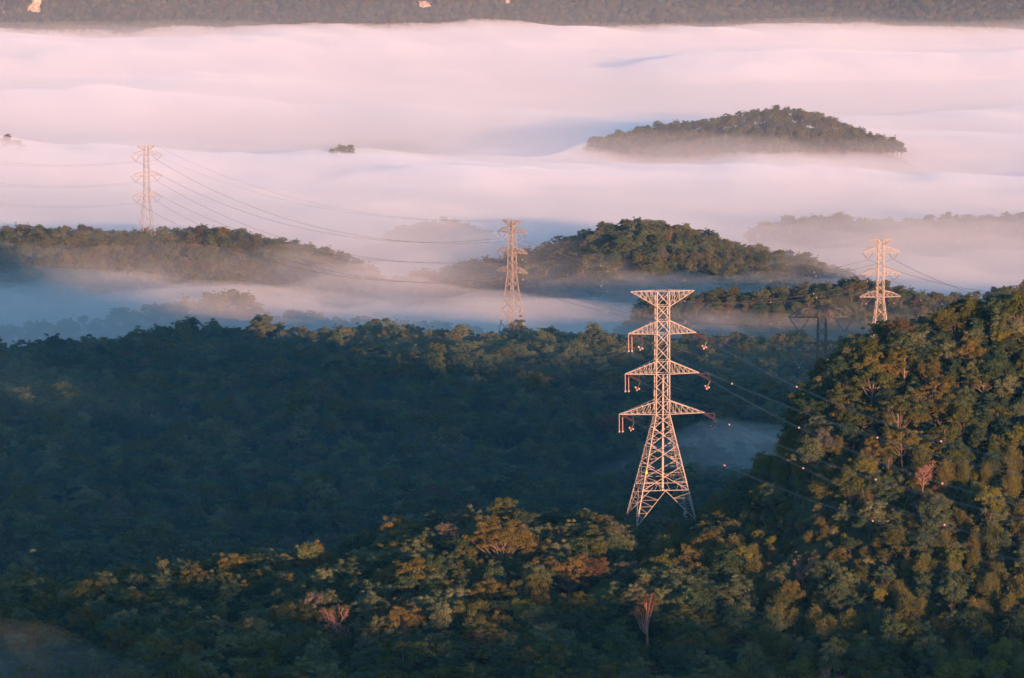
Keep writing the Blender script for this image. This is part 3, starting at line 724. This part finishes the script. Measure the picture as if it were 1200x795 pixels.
# --- the tall near pylon (tension tower)
def near_tower():
    root = empty('electricity_pylon', (NT.x, NT.y, NT_Z), math.radians(8))
    tag(root, 'tallest nearest lattice steel electricity pylon glowing in the sun on the near ridge', 'pylon', 'transmission pylons of the line')
    m = M['steel']; H = 58.4
    prof = [(0, 7.75), (27.3, 1.72), (47.7, 1.6), (H, 1.55)]
    TL, TB, TS = 0.27, 0.15, 0.08
    feet = [-0.6, 0.8, 0.6, -0.2]        # each leg ends where the ground meets it
    for f in range(4):
        b = Bars(); zs = [feet[f], 27.3, 47.7, H]
        for z0, z1 in zip(zs[:-1], zs[1:]):
            p0 = face_pts(z0, prof, f)[0]; p1 = face_pts(z1, prof, f)[0]; b.bar(p0, p1, TL if z0 < 27 else TL * 0.8, TL * 0.8)
        o = b.build('leg', m, root)
        c = Bars(); q = face_pts(feet[f], prof, f)[0]; c.bar(q + Vector((0, 0, -2.2)), q + Vector((0, 0, 0.15)), 1.1, 0.8); c.build('footing', M['concrete'], o)
    low = [2.0, 8.2, 14.0, 19.0, 23.4, 27.3]
    up = list(np.linspace(27.3, H, 10))
    sec = Bars(); hz = Bars()
    for f in range(4):
        # the big splayed pair below the first belt
        A0, B0 = face_pts(feet[f] + 0.3, prof, f)[0], face_pts(feet[(f + 1) % 4] + 0.3, prof, f)[1]
        A1, B1 = face_pts(8.6, prof, f); mid = (A1 + B1) / 2
        for P0, P1 in ((A0, A1), (B0, B1)):
            b = Bars(); b.bar(P0, mid, TB); b.build('brace', m, root)
            for k in (0.2, 0.38, 0.56, 0.74):
                u_ = P0.lerp(mid, k); w_ = P0.lerp(P1, k); sec.bar(u_, w_, TS)
                w2 = P0.lerp(P1, min(1, k + 0.16)); sec.bar(u_, w2, TS)
        b = Bars(); b.bar(A1, B1, TB); b.build('belt', m, root)
        A2, B2 = face_pts(10.4, prof, f)
        hz.bar(A2, B2, TS)
        for k in (0.12, 0.26, 0.40, 0.60, 0.74, 0.88):
            sec.bar(A1.lerp(B1, k), A2.lerp(B2, k + (0.07 if int(k * 50) % 2 else -0.07)), TS)
        lv = [8.6, 14.6, 19.7, 23.9, 27.3]
        for z0, z1 in zip(lv[:-1], lv[1:]):
            a0, b0 = face_pts(z0, prof, f); a1, b1 = face_pts(z1, prof, f)
            for p, q in ((a0, b1), (b0, a1)):
                b = Bars(); b.bar(p, q, TB); b.build('brace', m, root)
            # redundant members: from the legs to the diagonals
            w0 = (a0 - b0).length; w1 = (a1 - b1).length; kx = w0 / (w0 + w1); X = a0.lerp(b1, kx)
            for leg0, leg1, d0, d1 in ((a0, a1, a0, a1), (b0, b1, b0, b1)):
                for kk in (0.33, 0.66):
                    sec.bar(leg0.lerp(leg1, kk * kx * 0.9), d0.lerp(X, kk * 0.98), TS)
                    sec.bar(leg1.lerp(leg0, kk * (1 - kx) * 0.9), d1.lerp(X, kk * 0.98), TS)
                    sec.bar(leg0.lerp(leg1, kx), d0.lerp(X, kk), TS * 0.9)
        for z0, z1 in zip(up[:-1], up[1:]):
            a0, b0 = face_pts(z0, prof, f); a1, b1 = face_pts(z1, prof, f)
            for p, q in ((a0, b1), (b0, a1)):
                b = Bars(); b.bar(p, q, TB * 0.8); b.build('brace', m, root)
        for z in (27.3, 30.5, 37.5, 40.7, 47.7, 50.9, 54.7, H):
            a0, b0 = face_pts(z, prof, f); hz.bar(a0, b0, TB * 0.8)
    o = sec.build('redundant_bracing', m, root); tag(o, kind='stuff')
    o = hz.build('belt_bars', m, root); tag(o, kind='stuff')
    b = Bars(); b.bar((0.35, 0.3, 7.5), (0.35, 0.3, 37), 0.5, 0.42); b.build('cable_riser', m, root)
    b = Bars(); q = face_pts(13.2, prof, 0)[0]; b.bar(q + Vector((0.05, -0.28, -0.45)), q + Vector((0.1, -0.28, 0.45)), 0.4); o = b.build('number_plate', M['yellow'], root)
    tips = {}
    for j, (zb, tip) in enumerate(((27.3, 11.0), (37.5, 9.5), (47.7, 8.7))):
        for side in (-1, 1):
            _, T = arm(root, m, side, zb, zb + 3.3, half(zb, prof), half(zb + 3.3, prof), tip, 0.19, 0.09, 6)
            tips[(j, side)] = T
    for side in (-1, 1):
        _, T = arm(root, m, side, 54.6, H, half(54.6, prof), half(H, prof), 8.1, 0.19, 0.10, 5, 'earth_wire_arm', up=True)
        tips[(3, side)] = T
    sm = string_mesh('insulator_discs', 3.6, 0.19, M['glaze'], 12); hm = string_mesh('hanging_discs', 4.2, 0.16, M['ball'], 16)
    bm_ = sphere_mesh('corona_ring', 0.26, M['ball'])
    Rm = Matrix.Rotation(-math.radians(8), 3, 'Z')
    fwd = Rm @ Vector((1.0, -0.75, -0.42)); fwd.normalize()        # strings pull towards the near span
    bck = Rm @ Vector((0.9, 0.9, -0.10)); bck.normalize()
    ends = {}
    for (j, side), T in tips.items():
        if j == 3: continue
        q = T + Vector((0, -0.2, -0.3)) + (Vector((0.9 if side < 0 else -0.3, 0, 0)))
        e = q + fwd * 3.9
        for s in (-0.16, 0.16): string_obj('insulator_string', root, q + Vector((0, s, s * 0.8)), e + Vector((0, s, s * 0.8)), sm, 3.6)
        e2 = q + bck * 3.9; string_obj('insulator_string', root, q + Vector((0, 0.3, 0)), e2, sm, 3.6)
        ends[(j, side)] = (e, e2)
        if side < 0:
            for dx in (0.1, 0.95):
                a = T + Vector((dx, 0, -0.2)); string_obj('hanging_insulator', root, a, a + Vector((0.06, 0, -4.0)), hm, 4.2)
                link('weight', bm_, root, a + Vector((0.06, 0, -4.2)))
        jb = Bars(); c0 = e; c1 = e2; lowp = (c0 + c1) / 2 + Vector((0, 0, -3.0)); pts = [c0 * (1 - t) ** 2 + lowp * 2 * t * (1 - t) + c1 * t * t for t in np.linspace(0, 1, 9)]
        for p, r in zip(pts[:-1], pts[1:]): jb.bar(p, r, 0.10)
        for k_ in (-0.06, 0.06): jb.bar(e + Vector((k_, 0, 0)), e + Vector((-0.9 + k_, 0, -2.1)), 0.07)
        jb.bar(e + Vector((-0.9, 0, -2.1)), e + Vector((-0.35, 0, -1.85)), 0.07); jb.bar(e + Vector((-0.9, 0, -2.1)), e + Vector((-1.25, 0, -1.5)), 0.07)
        jb.build('jumper_wire', M['wire'], root)
        for d in ((0, 0, -2.2), (0.55, 0, -1.85), (-0.35, 0, -1.5)): link('weight', bm_, root, e + Vector(d) + Vector((-0.9, 0, 0)))
    mw = Matrix.Translation(root.location) @ Matrix.Rotation(math.radians(8), 4, 'Z')
    return root, {k: (mw @ a, mw @ b) for k, (a, b) in ends.items()}, {s: mw @ tips[(3, s)] for s in (-1, 1)}
NTR, NT_ENDS, NT_PEAK = near_tower()

# --- the farther pylons (suspension towers with V strings)
def far_tower(loc, rz, H, arms, base, m, label, tl=0.24, tb_=0.13, armlen=(9.0, 9.6, 9.8), peak=5.6, vlen=4.0, insm='ins_grey', waist=None, arch=0.7, flat_peak=True, insr=0.17):
    root = empty('electricity_pylon', loc, rz)
    tag(root, label, 'pylon', 'transmission pylons of the line')
    wz = arms[0] - 1.0 if waist is None else waist
    prof = [(0, base), (wz, 1.55), (H - 4.0, 1.25), (H, 1.1)]
    for f in range(4):
        b = Bars(); zs = [-2.0, wz, H]
        for z0, z1 in zip(zs[:-1], zs[1:]):
            h0 = half(z0, prof) if z0 >= 0 else base + (base - 1.55) / wz * 2.0
            p0 = face_pts(max(z0, 0), prof, f)[0]; p0 = Vector((math.copysign(h0, p0.x), math.copysign(h0, p0.y), z0)); b.bar(p0, face_pts(z1, prof, f)[0], tl)
        b.build('leg', m, root)
    lat = Bars(); n = max(4, int(wz / 5.0)); lv = [wz * (1 - (1 - i / n) ** 1.35) for i in range(n + 1)]
    lv2 = list(np.linspace(wz, H, max(6, int((H - wz) / 2.9))))
    for lvs, t in ((lv, tb_), (lv2, tb_ * 0.85)):
        for z0, z1 in zip(lvs[:-1], lvs[1:]):
            for f in range(4):
                a0, b0 = face_pts(z0, prof, f); a1, b1 = face_pts(z1, prof, f)
                lat.bar(a0, b1, t); lat.bar(b0, a1, t)
    for z in [lv[1], wz] + list(arms):
        for f in range(4): lat.bar(*face_pts(z, prof, f), tb_)
    lat.build('lattice_bracing', m, root)
    ends = {}
    sm = string_mesh('insulator_discs', vlen, insr, M[insm], 10); cl = sphere_mesh('clamp', 0.30, M['ball'], 8, 5)
    for j, zb in enumerate(arms):
        for side in (-1, 1):
            hb = half(zb, prof)
            o, T = arm(root, m, side, zb, zb + 2.6, hb, half(zb + 2.6, prof), armlen[j], tl * 0.8, tb_ * 0.7, 4, arch=arch)
            a = T + Vector((-side * 0.4, 0, -0.2)); c = Vector((side * (hb + (armlen[j] - hb) * 0.28), 0, zb - 0.2)); e = Vector(((a.x + c.x) / 2, 0, zb - vlen * 0.78))
            string_obj('insulator_string', root, a, e, sm, vlen); string_obj('insulator_string', root, c, e, sm, vlen)
            link('clamp', cl, root, e)
            ends[(j, side)] = e
    for side in (-1, 1):
        if flat_peak: o, T = arm(root, m, side, H - 2.6, H, half(H - 2.6, prof), half(H, prof), peak, tl * 0.8, tb_ * 0.7, 3, 'earth_wire_arm', up=True)
        else: T = Vector((side * 1.0, 0, H))
        ends[(3, side)] = T
    mw = Matrix.Translation(root.location) @ Matrix.Rotation(rz, 4, 'Z')
    return root, {k: mw @ v for k, v in ends.items()}
def gz(t): return float(ground(np.array([t.x]), np.array([t.y]))[0])
def stand(px, Y, top_py):
    """foot on the ground and height so that the top shows at top_py"""
    p = at(px, 400, Y); z = gz(p); top = at(px, top_py, Y).z
    return (p.x, p.y, z), top - z
def arm_levels(px, Y, z0, pys): return [at(px, q, Y).z - z0 for q in pys]
loc, h = stand(174, 2450, 171); T1R, E1 = far_tower(loc, math.radians(24), h, arm_levels(174, 2450, loc[2], (231, 206.5, 182)), 4.6, M['steel'], 'pale far pylon on the left wooded hill with fog behind it', tl=0.20, tb_=0.10)
loc, h = stand(600, 2000, 258.5); T2R, E2 = far_tower(loc, math.radians(-36), h, arm_levels(600, 2000, loc[2], (319, 296, 272.5)), 5.9, M['steel'], 'slim sunlit pylon standing in mist left of the round wooded hill', tl=0.34, tb_=0.19, armlen=(9.3, 9.0, 8.6))
loc, h = stand(1031, 1900, 281); T3R, E3 = far_tower(loc, math.radians(6), h, arm_levels(1031, 1900, loc[2], (348, 321.5, 296)), 4.7, M['steel'], 'sunlit pylon with three wide arms behind the right hill beside the dark one', tl=0.30, tb_=0.17, armlen=(9.4, 9.0, 8.7), peak=5.2)
loc, h = stand(963, 1290, 358); T4R, E4 = far_tower(loc, math.radians(4), h, arm_levels(963, 1290, loc[2], (454, 412, 371.5)), 5.6, M['shaded_steel'], 'unlit dark pylon half hidden behind the left shoulder of the right hill', armlen=(10.3, 10.3, 10.3), vlen=6.2, flat_peak=False, insr=0.3, arch=1.2, tl=0.36, tb_=0.2)

# --- conductors
BALL = sphere_mesh('marker_ball', 0.25, M['ball'])
def wire(a, b, sag, label, group, r=0.07, balls=(), n=28, twin=0.0):
    a = Vector(a); b = Vector(b)
    P = []
    for i in range(n + 1):
        t = i / n; p = a.lerp(b, t); p.z -= 4 * sag * t * (1 - t); P.append(p)
    org = a.copy(); buf = Bars()
    for s in ((-twin, twin) if twin else (0,)):
        for p, q in zip(P[:-1], P[1:]): buf.bar(p - org + Vector((0, 0, s)), q - org + Vector((0, 0, s)), r)
    o = buf.build('power_line', M['wire']); o.location = org
    tag(o, label, 'wire', group)
    for t in balls:
        p = a.lerp(b, t); p.z -= 4 * sag * t * (1 - t); link('marker_ball', BALL, o, p - org)
    return o
LV = ['lowest', 'middle', 'uppermost']; SD = {-1: 'left', 1: 'right'}
for j in range(3):
    for s in (-1, 1):
        w_ = '%s conductor of the %s circuit ' % (LV[j], SD[s])
        g_ = 'wires between the pylons'
        wire(E1[(j, s)], E2[(j, s)], 17, w_ + 'sagging from the far left pylon to the slim one', g_, 0.10, (0.62, 0.74, 0.88))
        wire(E2[(j, s)], E3[(j, s)], 15, w_ + 'across the round wooded hill', g_, 0.11, (0.22, 0.45, 0.68, 0.8) if s > 0 else (0.3, 0.86))
        e = E3[(j, s)]; wire(e, at(1330, 397.5 + (-PITCH - el(397.5)) * 0 + {2: -52, 1: -26, 0: 2}[j] + 12 * s, 1700), 9, w_ + 'leaving the sunlit right pylon to the right', g_, 0.11, (0.22, 0.38, 0.6))
        e = E1[(j, s)]; wire(e, at(-160, {2: 160, 1: 186, 0: 208}[j] + 4 * s, 2650), 9, w_ + 'leaving the far left pylon to the left edge', g_, 0.06, ())
        f, bk = NT_ENDS[(j, s)]
        tgt = at(1290, {2: 561, 1: 612, 0: 662}[j] + (14 if s < 0 else 0), 800)
        wire(f, tgt, 4.5, w_ + 'from the tall near pylon over the right hill', g_, 0.05, (0.28, 0.66) if s > 0 else (0.24, 0.58), twin=0.16)
        wire(bk, at(1120, {2: 440, 1: 476, 0: 512}[j], 1330), 7, w_ + 'from the tall near pylon to behind the right hill', g_, 0.07, ())
        e = E4[(j, s)]; wire(e, at(1330, {2: 430, 1: 470, 0: 505}[j], 1250), 5, w_ + 'from the dark pylon to behind the right hill', g_, 0.07, ())
for s in (-1, 1):
    wire(E1[(3, s)], E2[(3, s)], 13, '%s thin earth wire between the far left pylon and the slim one' % SD[s], 'wires between the pylons', 0.05)

# ------------------------------------------------------------------ mist and fog
def bank(name, xs, ys, top, bottom, m, label, mask=None):
    """a closed body of fog: a rolling top over a flat underside, meeting it at the rim"""
    Xg, Yg = np.meshgrid(xs, ys); T = top(Xg, Yg)
    if np.isscalar(bottom): Bz = np.full_like(T, bottom)
    else: Bz = bottom(Xg, Yg)
    T = np.maximum(T, Bz + 0.02)
    ny, nx = Xg.shape; n = nx * ny
    V = np.concatenate([np.stack([Xg, Yg, T], -1).reshape(-1, 3), np.stack([Xg, Yg, Bz], -1).reshape(-1, 3)])
    i = np.arange(ny - 1)[:, None] * nx + np.arange(nx - 1)[None]
    up = np.stack([i, i + 1, i + nx + 1, i + nx], -1).reshape(-1, 4); dn = up[:, ::-1] + n
    a = np.arange(nx - 1); e1 = np.stack([a, a + n, a + n + 1, a + 1], -1)
    b_ = (ny - 1) * nx + a; e2 = np.stack([b_, b_ + 1, b_ + 1 + n, b_ + n], -1)
    c = np.arange(ny - 1) * nx; e3 = np.stack([c, c + nx, c + nx + n, c + n], -1); d = c + nx - 1; e4 = np.stack([d, d + n, d + nx + n, d + nx], -1)
    o = link(name, np_mesh(name, V, np.concatenate([up, dn, e1, e2, e3, e4]), [m], smooth=True))
    tag(o, label, 'fog', kind='stuff')
    return o
FZ = -288.0
def sea_top(X, Y):
    Yw = Y + 70 * fbm(X / 330, Y / 900, 44, 3) - 190 * sstep(10, 110, X)
    z = FZ + 21.0 * fbm(X / 430 + 3.1, Y / 330, 41, 3, 0.45) + 13.0 * fbm(X / 170 + Y / 900, Y / 420, 47, 5, 0.52) + 4 * sstep(4500, 5000, Y)
    z = z + 5 * sstep(3000, 3270, Yw) - 19 * sstep(3270, 3400, Yw) + 15 * sstep(3500, 4300, Yw)
    Yv = Y + 150 * fbm(X / 260 + 4, Y / 900, 49, 3)
    z = z + 6 * sstep(3550, 3850, Yv) - 15 * sstep(3850, 3960, Yv) + 9 * sstep(4050, 4500, Yv)
    return z - 36 * sstep(3180, 2860, Y + 110 * fbm(X / 160, Y / 400, 43, 3))
bank('fog_sea', np.arange(-1500, 1501, 14), np.arange(2700, 5101, 10), sea_top, -340.0, fog_mat('sea of fog', 0.026), 'sea of pale pink fog filling the far valley')
def veil_top(X, Y):
    return FZ + 8 + 9.0 * fbm(X / 380 - 2, Y / 260, 61, 4, 0.5) - 24 * sstep(2900, 2550, Y + 120 * fbm(X / 200, Y / 300, 63, 3))
bank('fog_veil', np.arange(-900, 901, 20), np.arange(2460, 5061, 16), veil_top, -339.0, fog_mat('thin veil of fog', 0.0022), 'thin veil of mist over and before the sea of fog')
def low_top(X, Y):
    return -264 + 13 * fbm(X / 75 + 5, Y / 110, 71, 4, 0.55) - 26 * sstep(2010, 1950, Y) + 7 * sstep(2220, 2120, Y) * sstep(60, -20, X) - 7 * sstep(2180, 2330, Y) - 4 * sstep(20, 120, X)
bank('valley_mist', np.arange(-480, 481, 9), np.arange(1940, 2720, 9), low_top, -338.0, fog_mat('valley mist', 0.0033), 'band of low mist drifting behind the middle ridge round the pylon feet')
def tall_top(X, Y):
    return -263 + 20 * fbm(X / 130 + 1, Y / 170, 75, 4, 0.55) - 30 * sstep(2120, 1990, Y + 60 * fbm(X / 90, Y / 200, 78, 3)) + 12 * sstep(0, -200, X) - 45 * sstep(2700, 2900, Y)
bank('thin_mist', np.arange(-700, 701, 12), np.arange(1960, 3100, 12), tall_top, -337.0, fog_mat('thin mist', 0.0012), 'thin warm mist hanging round the wooded hills beyond the valley')
def ghost_top(X, Y):
    return -268 + 13 * fbm(X / 110 + 9, Y / 150, 101, 4, 0.5) - 50 * sstep(2560, 2470, Y + 40 * fbm(X / 80, Y / 80, 102, 2)) - 50 * sstep(2860, 2960, Y)
bank('drifting_mist', np.arange(-520, 521, 11), np.arange(2450, 2981, 11), ghost_top, -336.0, fog_mat('drifting mist', 0.0015), 'mauve mist half hiding the low ridge behind the round wooded hill')
def far_top(X, Y):
    return -215 + 20 * fbm(X / 500, Y / 500, 79, 3) - 60 * sstep(2700, 2100, Y)
bank('far_mist', np.arange(-1400, 1401, 40), np.arange(2080, 5501, 40), far_top, -336.0, fog_mat('far mist', 0.00014), 'faint warm mist over the far half of the valley')
def blue_top(X, Y):
    return np.interp(Y, [1100, 1300, 1600, 1950], [-214, -216, -226, -238]) + 5 * fbm(X / 150, Y / 150, 95, 3)
bank('valley_haze', np.arange(-420, 241, 12), np.arange(1110, 1961, 12), blue_top, -300.0, fog_mat('valley haze', 0.0003, (0.30, 0.72, 1.0)), 'thin blue haze lying over the shaded valley forest')
def lens(name, px, py, Y, rx, ry, h, dens, label, seed, zoff=0.0):
    c = at(px, py, Y); xs = np.linspace(c.x - rx, c.x + rx, 40); ys = np.linspace(c.y - ry, c.y + ry, 40)
    g0 = gz(c) + zoff
    def top(X, Y_): 
        q = ((X - c.x) / rx) ** 2 + ((Y_ - c.y) / ry) ** 2
        return g0 + h * np.clip(1 - q, 0, 1) ** 1.5 * (0.75 + 0.5 * fbm(X / (rx * 0.5), Y_ / (ry * 0.5), seed, 3))
    bank(name, xs, ys, top, g0 - 12, fog_mat(name, dens), label)
lens('mist_patch', 890, 500, 1480, 75, 110, 28, 0.0028, 'patch of grey mist lying in the valley right of the tall pylon', 81)
lens('mist_band', 872, 170, 3325, 205, 62, 50, 0.0045, 'soft mauve band of mist at the foot of the wooded island hill', 87)
lens('mist_patch', 0, 805, 895, 64, 56, 30, 0.0017, 'purple mist in the bottom left corner', 83, 0)

# ------------------------------------------------------------------ haze
hm = bpy.data.meshes.new('haze')
x0, x1, y0, y1, z0, z1 = -1720, 1790, -820, 5830, ZMIN - 15, 60
hm.from_pydata([(x0, y0, z0), (x1, y0, z0), (x1, y1, z0), (x0, y1, z0), (x0, y0, z1), (x1, y0, z1), (x1, y1, z1), (x0, y1, z1)], [], [(3, 2, 1, 0), (4, 5, 6, 7), (0, 1, 5, 4), (1, 2, 6, 5), (2, 3, 7, 6), (3, 0, 4, 7)])
hm.materials.append(fog_mat('blue morning haze', 0.000026, (0.10, 0.46, 1.0))); hm.update()
tag(link('haze', hm), 'blue morning haze over the whole valley', 'haze', kind='stuff')
